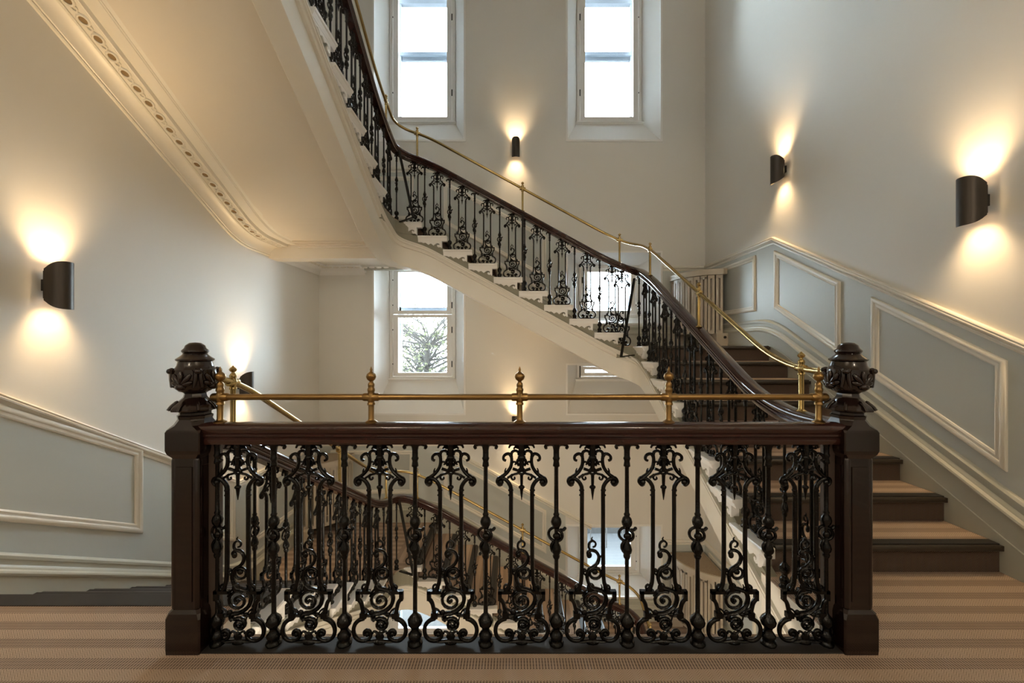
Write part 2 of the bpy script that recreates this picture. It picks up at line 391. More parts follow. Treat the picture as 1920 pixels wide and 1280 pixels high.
# ------------------------------------------------------------------ balusters
def scroll_baluster():
    b = MB(); mm = .001
    def path(pts, r, r1=None, n=5, seg=6):
        c = crv([(x*mm, 0, z*mm) for x, z in pts], n); k = len(c)
        rr = [(r+((r1 if r1 is not None else r)-r)*i/(k-1))*mm for i in range(k)]
        b.tube(c, rr, seg, flat=1.15)
    def spiral(cx, cz, r0, r1, a0, turns, r=5, rend=None):
        n = int(14*abs(turns)); pts = []
        for i in range(n+1):
            a = a0+2*PI*turns*i/n; q = r0+(r1-r0)*i/n; pts.append(((cx+q*math.cos(a))*mm, 0, (cz+q*math.sin(a))*mm))
        b.tube(pts, [(r+((rend or r)-r)*i/n)*mm for i in range(n+1)], 6, flat=1.15)
    def blob(x, z, rx, rz=None, ry=None): b.ball((x*mm, 0, z*mm), mm, 8, 6, (rx, ry or rx*.9, rz or rx))
    for s in (-1, 1):
        P = lambda pts: [(s*x, z) for x, z in pts]
        path(P([(64,240), (53,262), (47,300), (45,420), (45,600), (45,690), (51,716), (66,736), (84,745)]), 9, 9, 5, 8)
        blob(s*46, 690, 12, 8); blob(s*47, 668, 11, 6)
        path(P([(84,745), (97,742), (102,728), (93,715), (83,720)]), 11, 8)          # volute of the shoulder
        blob(s*88, 726, 13)
        path(P([(88,748), (72,760), (56,778), (45,800), (42,826), (44,846), (40,862), (27,868), (15,862), (12,848)]), 9, 6)
        path(P([(70,760), (70,778), (66,790)]), 6, 2)                                # leaf tip
        path(P([(42,838), (52,853), (66,852), (76,842), (76,828), (66,823)]), 8, 6)
        path(P([(40,815), (30,818), (24,812), (28,804)]), 5, 4)
        path(P([(38,787), (26,783), (16,779), (0,776)]), 7, 6)
        path(P([(12,800), (18,815), (14,828), (0,836)]), 6, 8)
        path(P([(10,770), (22,764), (36,760), (44,750), (38,738), (29,742), (31,751)]), 6, 4)
        path(P([(60,745), (50,752), (38,762)]), 6, 5)
        path(P([(0,902), (18,896), (34,897), (48,892), (54,880)]), 11, 4)            # leaf cap
        path(P([(0,886), (14,882), (26,884), (34,876)]), 9, 4)
        # base
        spiral(s*62, 252, 14, 10, PI/2, 1.0, 5)
        b.box(s*40*mm, s*100*mm, -.009, .009, .226, .240); b.box(s*84*mm, s*100*mm, -.009, .009, .196, .240)
        path(P([(92,202), (80,186), (74,165), (70,140), (68,112)]), 9, 9, 5, 8)
        b.box(s*54*mm, s*82*mm, -.012, .012, .118, .142)
        path(P([(66,114), (86,106), (104,88), (111,62), (106,36), (90,18), (68,13), (48,20), (38,36), (42,54), (56,60), (66,50), (62,38)]), 9.5, 7, 5, 8)
        blob(s*53, 42, 11, 11, 9)
        path(P([(0,14), (22,12), (40,10), (62,12)]), 8, 7)
        path(P([(4,40), (16,52), (26,54), (30,44)]), 6, 4)
        path(P([(66,130), (44,126), (26,132), (12,138)]), 8, 5)
        path(P([(72,160), (52,150), (40,128), (34,104)]), 5, 3)
    b.lathe([(0,0), (26*mm,0), (26*mm,10*mm), (14*mm,18*mm), (20*mm,32*mm), (13*mm,46*mm), (0,58*mm)], 8)
    for i in range(len(b.v)-56, len(b.v)): b.v[i] = (b.v[i][0], b.v[i][1]*.45, b.v[i][2])
    path([(0,900), (0,870), (0,840), (0,800), (0,776)], 15, 9, 3, 8); blob(0, 838, 18, 12)
    spiral(0, 775, 13, 13, 0, 1, 6)
    path([(0,762), (0,735), (0,706)], 8, 6, 3); blob(0, 704, 14, 10); path([(0,700), (0,672), (0,646)], 9, 1.5, 3)
    # climbing vine, one S after another
    spiral(6, 87, 30, 4, PI*.75, -1.9, 8, 6)
    path([(-20,105), (-28,118), (-20,134), (4,138), (30,152), (50,174), (57,206), (46,232), (22,244), (-4,252), (-18,276), (-23,306), (-14,334), (4,346), (20,362), (27,388), (16,412), (-6,420), (-20,408), (-16,394)], 10.5, 7, 5)
    spiral(2, 192, 46, 8, PI*.35, 1.55, 7.5, 6); blob(2, 192, 8)
    spiral(12, 316, 24, 24, 0, 1, 6.5); blob(10, 322, 14, 12, 8)
    blob(-8, 250, 18, 24, 9); blob(-14, 398, 12, 15, 8); blob(14, 236, 14, 9, 7)
    path([(-6,418), (-16,432), (-14,452), (0,462), (13,452), (10,438), (0,434)], 6, 4); path([(2,462), (-4,470), (0,480)], 5, 2)
    path([(-22,305), (-34,312), (-42,330)], 5, 3); path([(26,390), (36,392), (44,398)], 5, 4); path([(30,232), (40,250), (36,266)], 5, 2); path([(-40,212), (-30,236), (-12,250)], 6, 4)
    blob(-34, 330, 9); blob(34, 130, 12, 10, 9); blob(-34, 140, 12, 12, 9)
    return b.mesh('scroll_baluster', 'iron', 60)
def slender_baluster():
    m = .001; b = MB()
    pr = [(0,0),(30,0),(31,8),(25,14),(22,24),(27,34),(28,44),(20,54),(15,64),(17,76),(27,88),(30,104),(24,120),(13,132),(9,140),(8.5,380),(13,386),(15,396),(12,402),(19,412),(21,424),(17,440),(10,455),
          (8,470),(8,515),(12,522),(20,536),(22,549),(18,564),(10,574),(13,582),(9,590),(8.5,795),(14,799),(13,808),(11,822),(15,834),(12,842),(12,870),(15,886),(20,902),(0,902)]
    b.lathe([(r*m, z*m) for r, z in pr], 10)
    n = 26; pts = []
    for i in range(n+1):
        a = PI*.35+2*PI*1.1*i/n; q = 30-6*i/n; pts.append((q*m*math.cos(a)-2*m, 8*m*math.sin(2*PI*i/n), (490+q*1.05*math.sin(a))*m))
    b.tube(pts, 6.5*m, 6); b.ball((2*m, 0, 484*m), m, 8, 6, (17,13,16)); b.tube(crv([(14*m,0,512*m),(28*m,0,512*m),(38*m,0,524*m)], 4), [7*m]*8+[3*m], 6)
    b.tube(crv([(-10*m,0,460*m),(-20*m,0,440*m),(-16*m,0,418*m),(0,0,404*m)], 4), 7*m, 6)
    for s in (-1, 1):
        b.tube(crv([(0,0,890*m),(s*18*m,0,897*m),(s*34*m,0,896*m),(s*44*m,0,886*m),(s*38*m,0,876*m)], 4), [9*m]*10+[7*m]*6+[4*m], 6)
        b.ball((s*22*m, 0, 104*m), m, 6, 5, (9,9,12))
    return b.mesh('slender_baluster', 'iron', 60)
SCR, SLN = scroll_baluster(), slender_baluster()

RAILP = [(-.030,0), (-.036,.010), (-.036,.022), (-.030,.028), (-.034,.034), (-.040,.038), (-.040,.044), (-.034,.048), (-.042,.058), (-.045,.070), (-.040,.082), (-.026,.090), (0,.093)]
RAILP = RAILP+[(-x, z) for x, z in reversed(RAILP[:-1])]
def post(parent, loc, h, m='brass', big=False):
    """brass stanchion: foot on the handrail, collar on the tube, ball finial"""
    b = MB(); c = h
    b.lathe([(0,0),(.026,0),(.026,.004),(.016,.010),(.0125,.016),(.0125,c-.036),(.017,c-.034),(.017,c-.026),(.014,c-.022),(.017,c-.012),(.019,c),(.017,c+.012),(.014,c+.022),(.0165,c+.028),(.0165,c+.036),(.013,c+.042)]
            + ([(.0145,c+.050),(.0145,c+.058),(.009,c+.066),(.0,c+.066)] if big else [(.008,c+.048),(0,c+.048)]), 12)
    b.tube([(-.036,0,c),(-.030,0,c),(.030,0,c),(.036,0,c)], [.0155,.018,.018,.0155], 10)
    o = b.build('brass_post', m, parent, 40, loc=loc)
    f = MB()
    if big: f.lathe([(0,c+.060),(.007,c+.064),(.008,c+.070),(.018,c+.078),(.0225,c+.090),(.019,c+.102),(.008,c+.110),(.005,c+.114),(.006,c+.121),(.003,c+.130),(0,c+.136)], 12)
    else: f.lathe([(0,c+.042),(.008,c+.046),(.007,c+.052),(.015,c+.058),(.018,c+.066),(.013,c+.074),(.006,c+.079),(.003,c+.084),(0,c+.086)], 12)
    f.build('finial', m, o, 40)
    return o
# landing balustrade
FB = thing('landing_balustrade', 'black cast iron balustrade along the landing between the two newel posts', 'balustrade', (0, YF, 0))
def pxf(x): return (x-VX)*YF/F
for i in range(9): obj('scroll_baluster', SCR, FB, (pxf(446+133*i), 0, .008)).scale = (1.04, 1, .981)
for i in range(8): obj('slender_baluster', SLN, FB, (pxf(513.5+132.4*i), 0, .008)).scale = (1.1, 1.1, .981)
obj('slender_baluster', SLN, FB, (XL+.105, 0, .006)); obj('slender_baluster', SLN, FB, (XR-.105, 0, .006))
MB().sweep([(XL+.04, 0, .893), (XR-.04, 0, .893)], RAILP).build('handrail', 'rail', FB, 40)
px_posts = [413, 696, 974.5, 1254, 1535]
br = MB().tube([(pxf(px_posts[0]), 0, 1.096), (pxf(px_posts[-1]), 0, 1.096)], .0135, 12).build('brass_rail', 'brass', FB, 60)
for x in px_posts: post(FB, (pxf(x), 0, .984), .112, 'brass', True)

# climbing balustrades
def balustrade(s, label):
    zb = s*H; t = thing('stair_balustrade', label, 'balustrade')
    end_l = 1.84
    pl = plan(0, 1.84, end_l, .05)
    nzr, ss = nose_z(pl, .20)
    # handrail: level run out of the newel, ramp, then parallel to the nosings
    def blend(off, lo, hi, w):
        z0, _ = nose_z(pl, w, lo-off, hi-off); return [z+off for z in z0]
    hz = blend(.737, .893, H+.893, .30)
    if True: path = [(x, y, zb+z) for (x, y), z in zip(pl, hz)]
    MB().sweep(path, RAILP).build('handrail', 'rail', t, 40)
    bz = blend(1.10, 1.20, H+1.19, .24); bp = [(x, y, zb+z) for (x, y), z in zip(pl, bz)]
    MB().tube(bp, .0155, 10).build('brass_rail', 'brasshi', t, 60)
    def zat(x, y, zs): 
        i = min(range(len(pl)), key=lambda q: (pl[q][0]-x)**2+(pl[q][1]-y)**2); return pl[i], zs[i]
    for x, y, rz in ((XR,2.09,1),(XR,3.27,1),(XR,4.42,1),(NX,YM,0),(.122,YM,0),(-1.135,YM,0),(XL,4.50,1),(XL,3.28,1),(XL,2.04,1)):
        if s == 0 and y < 2.06: continue
        p, a = zat(x, y, hz); _, c = zat(x, y, bz)
        o = post(t, (p[0], p[1], zb+a+.088), c-a-.088, 'brasshi'); o.rotation_euler = (0, 0, PI/2*rz)
    def bal(me, x, y, ztread, rz, zs=hz):
        p, a = zat(x, y, zs); h = a-ztread
        o = obj(me.name, me, t, (x, y, zb+ztread), rz); o.scale = (.92, .95, (h+.002)/.902)
    def rail_z(side, q):   # underside of the handrail on the straight runs
        return {'r': R+(q-NR)*RT, 'm': 9*R+(NX-q)*RM, 'l': 18*R+(4.285-q)*RT}[side]+.737
    for k in range(1, 9):
        y = NR+(k-1)*G
        if k < 8 : bal(SCR, XR, y+.095, k*R, PI/2); bal(SLN, XR, y+.243, k*R, PI/2)
        else: bal(SCR, XR, y+.08, k*R, PI/2); bal(SLN, XR-.02, y+.235, k*R, PI*.6); bal(SCR, XR-.175, YM-.01, k*R, PI*.96)
    bal(SLN, XR, 2.22, 0, PI/2); bal(SCR, XR, 2.06, 0, PI/2)
    for k in range(9, 18):
        x = NX-(k-9)*GM
        if k < 17: bal(SCR, x-.09, YM, k*R, 0); bal(SLN, x-.24, YM, k*R, 0)
        else: bal(SCR, x-.06, YM-.008, k*R, 0); bal(SLN, XL+.03, YM-.1, k*R, PI*.75); bal(SCR, XL, 4.60, k*R, PI/2); bal(SLN, XL, 4.42, k*R, PI/2)
    for k in range(18, 25):
        y = 4.285-(k-18)*G
        bal(SCR, XL, y-.095, k*R, PI/2); bal(SLN, XL, y-.243, k*R, PI/2)
    # iron braces: a bent flat bar at each turn and one plain bar in the long flight
    def bar(pts, w=.030, th=.008, along=(1,0,0)):
        b = MB(); A = Vector(along)
        P = [Vector(p) for p in pts]
        for p, q in zip(P, P[1:]):
            d = (q-p).normalized(); u = A; v = d.cross(u).normalized()
            cs = [p+u*(i*w/2)+v*(j*th/2) for i, j in ((-1,-1),(1,-1),(1,1),(-1,1))]+[q+u*(i*w/2)+v*(j*th/2) for i, j in ((-1,-1),(1,-1),(1,1),(-1,1))]
            b.add(cs, [(0,1,2,3),(7,6,5,4),(0,4,5,1),(1,5,6,2),(2,6,7,3),(3,7,4,0)])
        b.build('brace_bar', 'iron', t)
    _, a1 = zat(XR, 4.62, hz); _, a2 = zat(XL, 4.66, hz)
    c, q = math.cos(PI/4), .24
    bar([(XR-.05, YM-.10, zb+a1+.04), (XR-q, YM-q+.02, zb+8*R-.12), (XR-.03, YM-.10, zb+8*R-.10)], .03, .012, (-c, c, 0))
    bar([(XL+.05, YM-.10, zb+a2+.04), (XL+q+.02, YM-q+.02, zb+17*R+.0), (XL+.03, YM-.08, zb+17*R-.02)], .03, .012, (c, c, 0))
    _, a3 = zat(.135, YM, hz)
    bar([(.115, YM-.03, zb+a3+.07), (.115, YM-.03, zb+12*R-.0)], .026, .02)
    return t
balustrade(0, 'climbing iron balustrade with swept dark handrail and brass rail from the right newel')
balustrade(-1, 'iron balustrade descending along the left wall, seen behind the landing ironwork')

# ------------------------------------------------------------------ newel posts
def newel(x, label, inner):
    t = thing('newel_post', label, 'newel post', (x, YF+.015, 0), 'carved newel posts')
    def sq(rs, ch=0.0):
        v = []; f = []
        for r, z, c in rs:
            c = min(c, r*.9)
            v += [(-r+c,-r,z),(r-c,-r,z),(r,-r+c,z),(r,r-c,z),(r-c,r,z),(-r+c,r,z),(-r,r-c,z),(-r,-r+c,z)]
        for i in range(len(rs)-1):
            for k in range(8): f.append((i*8+k, i*8+(k+1) % 8, i*8+8+(k+1) % 8, i*8+8+k))
        f.append(tuple(reversed(range(8)))); n = len(rs)-1; f.append(tuple(n*8+k for k in range(8)))
        return MB().add(v, f)
    sq([(.073,0,.004),(.075,.02,.006),(.075,.150,.006),(.070,.172,.010),(.060,.186,.012)]).build('base', 'wood', t)
    shaft = sq([(.0605,.18,.020),(.0605,.845,.020)]).build('shaft', 'wood', t)
    for sx in (-1, 1):
        for sy in (-1, 1): MB().lathe([(0,.19),(.016,.19),(.017,.21),(.017,.825),(.014,.84),(0,.845)], 10, (sx*.046, sy*.046, 0)).build('corner_bead', 'wood', shaft, 60)
        MB().box(sx*.0600, sx*.0635, -.034, .034, .22, .80).build('side_panel', 'wood', shaft)
    MB().box(-.034, .034, -.0635, -.0600, .22, .80).build('front_panel', 'wood', shaft)
    sq([(.060,.835,.012),(.072,.856,.006),(.0755,.872,.004),(.0755,.950,.004),(.074,.960,.010),(.066,.978,.028),(.060,.998,.034),(.057,1.008,.034)]).build('cap_block', 'wood', t)
    fin = MB(); fin.lathe([(0,1.004),(.066,1.004),(.068,1.016),(.060,1.020),(.060,1.030),(.066,1.036),(.094,1.040),(.096,1.046),(.084,1.062),(.064,1.078),(.050,1.090),(.044,1.098),(.041,1.112),(.056,1.124),(.070,1.132)], 8, rot=PI/8)
    fin.lathe([(.0,1.122),(.058,1.122),(.070,1.136),(.078,1.165),(.080,1.195),(.079,1.218),(.070,1.228),(.066,1.236),(.062,1.252),(.070,1.258),(.071,1.264),(.060,1.272),(.048,1.282),(.044,1.288),(.050,1.296),(.050,1.302),(.040,1.312),(.036,1.324),(.022,1.335),(0,1.338)], 24)
    fo = fin.build('finial', 'wood', t, 35)
    for q in range(8):   # petals of the skirt, carved palmettes round the urn
        a = q*PI/4
        ca, sa = math.cos(a), math.sin(a)
        MB().tube(crv([(ca*.094, sa*.094, 1.044), (ca*.082, sa*.082, 1.062), (ca*.06, sa*.06, 1.082)], 4), [.006]*8+[.003], 6).build('petal_rib', 'wood', fo, 60)
    for q in range(4):
        a = -PI/2+q*PI/2; car = MB()
        def on(u, z, r=.081): return ((r*math.cos(a+u/.081)), r*math.sin(a+u/.081), z)
        for ang in (-70, -38, 0, 38, 70):
            g = math.radians(ang); L = .062 if abs(ang) < 50 else .046
            pts = [on(math.sin(g)*L*i/4, 1.150+math.cos(g)*L*i/4) for i in range(5)]
            car.tube(pts, [.005,.009,.011,.012,.006], 6)
        car.ball(on(0, 1.146), .020, 8, 6, (1,1,.8))
        for d in (-.054, .054):
            car.tube([on(d*.9, 1.142), on(d, 1.175), on(d*1.03, 1.212), on(d*.9, 1.222)], [.006,.009,.010,.008], 6)
            car.ball(on(d*1.12, 1.212, .088), .012, 6, 5)
        car.build('palmette', 'wood', fo, 60)
    MB().box(inner*.064, inner*.100, -.006, .032, .0, .893).build('rail_plank', 'plank', t)
    return t
newel(XL-.005, 'dark carved newel post at the left end of the landing balustrade', 1)
newel(XR+.005, 'dark carved newel post at the right end beside the climbing steps', -1)

# ------------------------------------------------------------------ wall mouldings
TN = [0]
def trim(mb, m, label, cat='moulding', smooth=35, name=None):
    TN[0] += 1
    o = mb.build(name or 'trim_%d' % TN[0], m, None, smooth); return struct(o, label, cat)
def wall_line(s, ramp=True):
    """(x,y,z) along the right, window and left walls of storey s, nosing height"""
    return
DADO = [(0,1.135), (-.012,1.135), (-.016,1.150), (-.010,1.158), (-.022,1.168), (-.034,1.178), (-.036,1.188), (-.028,1.196), (-.034,1.204), (-.030,1.212), (0,1.214)]
SKIRT = [(.02,-.34), (-.050,-.34), (-.050,.036), (-.044,.040), (-.044,.170), (-.056,.178), (-.060,.190), (-.056,.202), (-.040,.214), (-.036,.232), (-.028,.240), (-.028,.268), (-.034,.272), (-.034,.292), (-.026,.302), (-.014,.312), (.0,.314), (.02,.314)]
def soft(pts, w=.25, st=.06):
    """resample a run of wall points and round its kinks in height"""
    out = []; s = [0]
    for a, b in zip(pts, pts[1:]): s.append(s[-1]+math.hypot(b[0]-a[0], b[1]-a[1]))
    def at(q):
        if q <= 0: a, b, i = pts[0], pts[1], 0
        elif q >= s[-1]: a, b, i = pts[-2], pts[-1], len(s)-2
        else:
            i = max(j for j in range(len(s)-1) if s[j] <= q); a, b = pts[i], pts[i+1]
        k = (q-s[i])/max(1e-9, s[i+1]-s[i]); return tuple(a[j]+(b[j]-a[j])*k for j in range(3))
    n = int(s[-1]/st); qs = sorted(set([s[-1]*i/n for i in range(n+1)]))
    for q in qs:
        p = at(q); z = sum(at(q+w*(i-5)/5)[2] for i in range(11))/11; out.append((p[0], p[1], z))
    return out
NK = 4.50                                   # where the right flight meets its landing on the wall
def nlr(y): return R+(y-NR)*RT
def nlm(x): return 9*R+(NX-x)*RM
def nll(y): return 18*R+(4.285-y)*RT
def strip(path, m, label, lo, hi, name=None, th=.006): return trim(MB().sweep(path, [(.01,lo),(-th,lo),(-th,hi),(.01,hi)]), m, label, 'dado', 0, name)
for s in (0, -1):
    zb = s*H; w_ = ('', ' one storey down')[-s]
    y0 = 1.2 if s == 0 else 2.2
    rw = [(WR, WB if s == 0 else 1.0, zb+0.0)] + ([(WR, NR-R/RT, zb)] if True else []) + [(WR, NK, zb+8*R), (WR, WF, zb+8*R)]
    if s == -1: rw = [(WR, 3.2, zb+nlr(3.2)), (WR, NK, zb+8*R), (WR, WF, zb+8*R)]
    trim(MB().sweep(soft(rw), SKIRT), 'skirt', 'olive skirting climbing the right wall beside the steps'+w_, 'skirting', 35, 'baseboard_right' if s == 0 else 'baseboard_right_lower')
    trim(MB().sweep(rw, DADO), 'trim', 'cream dado rail with a peak along the right wall'+w_)
    strip(rw, 'dado', 'grey green painted dado on the right wall'+w_, .30, 1.14)
    a = [(WR, WF, zb+8*R), (1.30, WF, zb+8*R), (-1.13, WF, zb+17*R), (WL, WF, zb+17*R)]
    trim(MB().sweep(soft(a), SKIRT), 'skirt', 'skirting stepping up the window wall'+w_, 'skirting', 35, 'baseboard_window' if s == 0 else 'baseboard_window_lower')
    c = [(WR, WF, zb+8*R), (RWX[1]+.02, WF, zb+8*R)]
    trim(MB().sweep(c, DADO), 'trim', 'short dado rail over the corner radiator'+w_); strip(c, 'dado', 'painted dado behind the corner radiator'+w_, .30, 1.14)
    d = [(1.18, WF, zb+nlm(1.18)), (-1.13, WF, zb+17*R), (WL, WF, zb+17*R)]
    trim(MB().sweep(d, DADO), 'trim', 'dado rail slanting across the window wall'+w_)
    e = [(RWX[0]-.02, WF, zb+nlm(RWX[0]-.02)), (-1.13, WF, zb+17*R), (WL, WF, zb+17*R)]
    strip(e, 'dado', 'painted dado on the window wall'+w_, .30, 1.14)
    if s == -1:
        l = [(WL, WF, zb+17*R), (WL, 4.30, zb+17*R), (WL, NL-.12, zb+H), (WL, WB, zb+H)]
        trim(MB().sweep(soft(l), SKIRT), 'skirt', 'olive skirting following the steps down the left wall', 'skirting', 35, 'baseboard_left')
        trim(MB().sweep(l, DADO), 'trim', 'cream dado rail slanting down the left wall'); strip(l, 'dado', 'grey green painted dado on the left wall', .30, 1.14)
PROF = [(0,0), (0,.012), (.006,.020), (.016,.024), (.028,.020), (.034,.012), (.042,.012), (.050,.016), (.058,.012), (.062,.004), (.062,0)]
def frame(poly, put, label):
    """mitred picture moulding along a convex polygon (u,z), counter-clockwise"""
    n = len(poly); m = len(PROF); v = []; f = []
    ar = sum(poly[i][0]*poly[(i+1) % n][1]-poly[(i+1) % n][0]*poly[i][1] for i in range(n))
    if ar < 0: poly = poly[::-1]
    for i in range(n):
        a, p, b = poly[i-1], poly[i], poly[(i+1) % n]
        def nn(q0, q1): dx, dy = q1[0]-q0[0], q1[1]-q0[1]; l = math.hypot(dx, dy); return (-dy/l, dx/l)
        n0, n1 = nn(a, p), nn(p, b); k = 1+n0[0]*n1[0]+n0[1]*n1[1]; mx, my = (n0[0]+n1[0])/k, (n0[1]+n1[1])/k
        for o, h in PROF: v.append(put(p[0]+mx*o, p[1]+my*o, h+.005))
    for i in range(n):
        j = (i+1) % n
        for k in range(m-1): f.append((i*m+k, j*m+k, j*m+k+1, i*m+k+1))
    trim(MB().add(v, f), 'trim', label, 'panel frame', 50)
pr = lambda y, z, h: (WR-h, y, z); pf = lambda x, z, h: (x, WF-h, z); pll = lambda y, z, h: (WL+h, y, z)
T0, T1 = .41, 1.06
for y0, y1, lab in ((2.37, 3.265, 'large slanted panel frame nearest on the right wall'), (3.578, 4.48, 'slanted panel frame under the peak of the right dado')):
    frame([(y0, nlr(y0)+T0), (y1, nlr(y1)+T0+.01), (y1, nlr(y1)+T1), (y0, nlr(y0)+T1)], pr, lab)
frame([(1.1, .45), (2.02, .45), (2.02, 1.06), (1.1, 1.06)], pr, 'level panel frame on the right wall beside the viewer')
for s in (0, -1):
    zb = s*H; w_ = ('', ' one storey down')[-s]
    frame([(4.83, zb+8*R+.42), (5.98, zb+8*R+.42), (5.98, zb+8*R+1.085), (4.83, zb+8*R+1.085)], pr, 'level panel frame on the right landing wall beside the radiator'+w_)
    frame([(-1.05, zb+nlm(-1.05)+T0), (.50, zb+nlm(.50)+T0), (.50, zb+nlm(.50)+T1), (-1.05, zb+nlm(-1.05)+T1)], pf, 'long slanted panel frame on the window wall'+w_)
    frame([(-2.75, zb+17*R+.42), (-1.5, zb+17*R+.42), (-1.5, zb+17*R+1.07), (-2.75, zb+17*R+1.07)], pf, 'level panel frame on the left landing of the window wall'+w_)
nld = lambda y: -(y-NL)*RT
for y0, y1, lab in ((2.2, 3.19, 'slanted panel frame nearest on the left wall'), (3.5, 4.25, 'slanted panel frame on the left wall behind the newel')):
    frame([(y0, nld(y0)+T0), (y1, nld(y1)+T0), (y1, nld(y1)+T1+.015), (y0, nld(y0)+T1+.015)], pll, lab)
frame([(4.6, -8*R+.42), (5.95, -8*R+.42), (5.95, -8*R+1.07), (4.6, -8*R+1.07)], pll, 'level panel frame on the left landing wall below')

# ------------------------------------------------------------------ enriched cornice under the highest flight
cy0, cy1 = 1.9, 4.40
cpath = soft([(WL, 4.95, nll(4.30)), (WL, 4.30, nll(4.30)), (WL, 1.9, nll(1.9))], .22, .05)
# walking towards the viewer along the left wall: room is on the left, so d<0 goes into the room
CORN = [(.0,-.40), (.0,-.565), (-.014,-.565), (-.020,-.555), (-.016,-.545), (-.026,-.540), (-.034,-.505), (-.060,-.475), (-.096,-.462), (-.104,-.466), (-.112,-.460), (-.112,-.450), (-.210,-.450), (-.216,-.456), (-.224,-.452), (-.230,-.420), (-.262,-.420), (-.268,-.430), (-.330,-.430), (-.334,-.424), (-.342,-.424), (-.346,-.418), (-.40,-.412), (-.40,-.39)]
co = MB().sweep(cpath, CORN).build('trim_cornice', 'trim', None, 40); struct(co, 'pierced plaster cornice running up the left wall under the highest flight', 'cornice')
ringm = MB(); ringm.lathe([(.024,0),(.024,-.010),(.030,-.013),(.036,-.010),(.038,-.002),(.038,0)], 16); RING = ringm.mesh('cornice_ring', 'trim', 50)
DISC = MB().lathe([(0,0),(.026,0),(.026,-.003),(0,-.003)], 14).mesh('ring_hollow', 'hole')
leafm = MB()
for a in (-1, 1): leafm.tube(crv([(a*.010,-.030,-.003), (a*.016,-.005,-.006), (0,.010,-.006), (-a*.016,.028,-.003)], 4), .005, 6)
LEAF = leafm.mesh('cornice_leaf', 'trim', 50)
q = 2.05
while q < 4.86:
    z = None
    for a, b in zip(cpath, cpath[1:]):
        if b[1] <= q <= a[1]: k = (q-a[1])/(b[1]-a[1]); z = a[2]+(b[2]-a[2])*k; sl = (b[2]-a[2])/(b[1]-a[1])
    if z is not None:
        o = obj('cornice_ring', RING, co, (WL+.161, q, z-.450)); o.rotation_euler = (math.atan(sl), 0, 0)
        obj('ring_hollow', DISC, o)
        qq = q+.047; o2 = obj('cornice_leaf', LEAF, co, (WL+.161, qq, z+sl*.047-.450)); o2.rotation_euler = (math.atan(sl), 0, 0)
    q += .094
# stepped fillets where the soffit meets the cross beam, and cornice of the landing ceiling
for i, (yy, zz) in enumerate(((4.60, .0), (4.57, .012), (4.53, .02))):
    pass
cb = MB(); zc = nll(4.30)-.415
for d, h in ((.05,.050), (.10,.030), (.16,.014)): cb.box(WL+.36, XL-.17, 4.87-d, 4.87, zc-h, zc+.01)
trim(cb, 'soffit', 'stepped fillets where the highest soffit meets its cross beam')
lc = [(WL, 5.06, 17*R), (WL, WF, 17*R), (LWX[0]-.12, WF, 17*R)]
lc = lc[::-1]
LCP = [(0,-.29), (0,-.415), (-.012,-.415), (-.016,-.405), (-.024,-.400), (-.034,-.370), (-.060,-.340), (-.10,-.330), (-.106,-.322), (-.20,-.318), (-.20,-.29)]
lo = MB().sweep(lc, LCP).build('trim_landing_cornice', 'white', None, 40); struct(lo, 'white cornice under the upper quarter landing at the far left corner', 'cornice')
MB().lathe([(0,-.012),(.020,-.010),(.024,0),(.020,.010),(0,.012)], 10, (LWX[0]-.11, WF-.05, 17*R-.37)).build('scroll_end', 'white', lo, 50)
for i in range(9):
    o = obj('cornice_ring', RING, lo, (WL+.22+.105*i, WF-.155, 17*R-.320)); obj('ring_hollow', DISC, o)
for i in range(9):
    o = obj('cornice_ring', RING, lo, (WL+.155, 5.12+.105*i, 17*R-.320)); obj('ring_hollow', DISC, o)

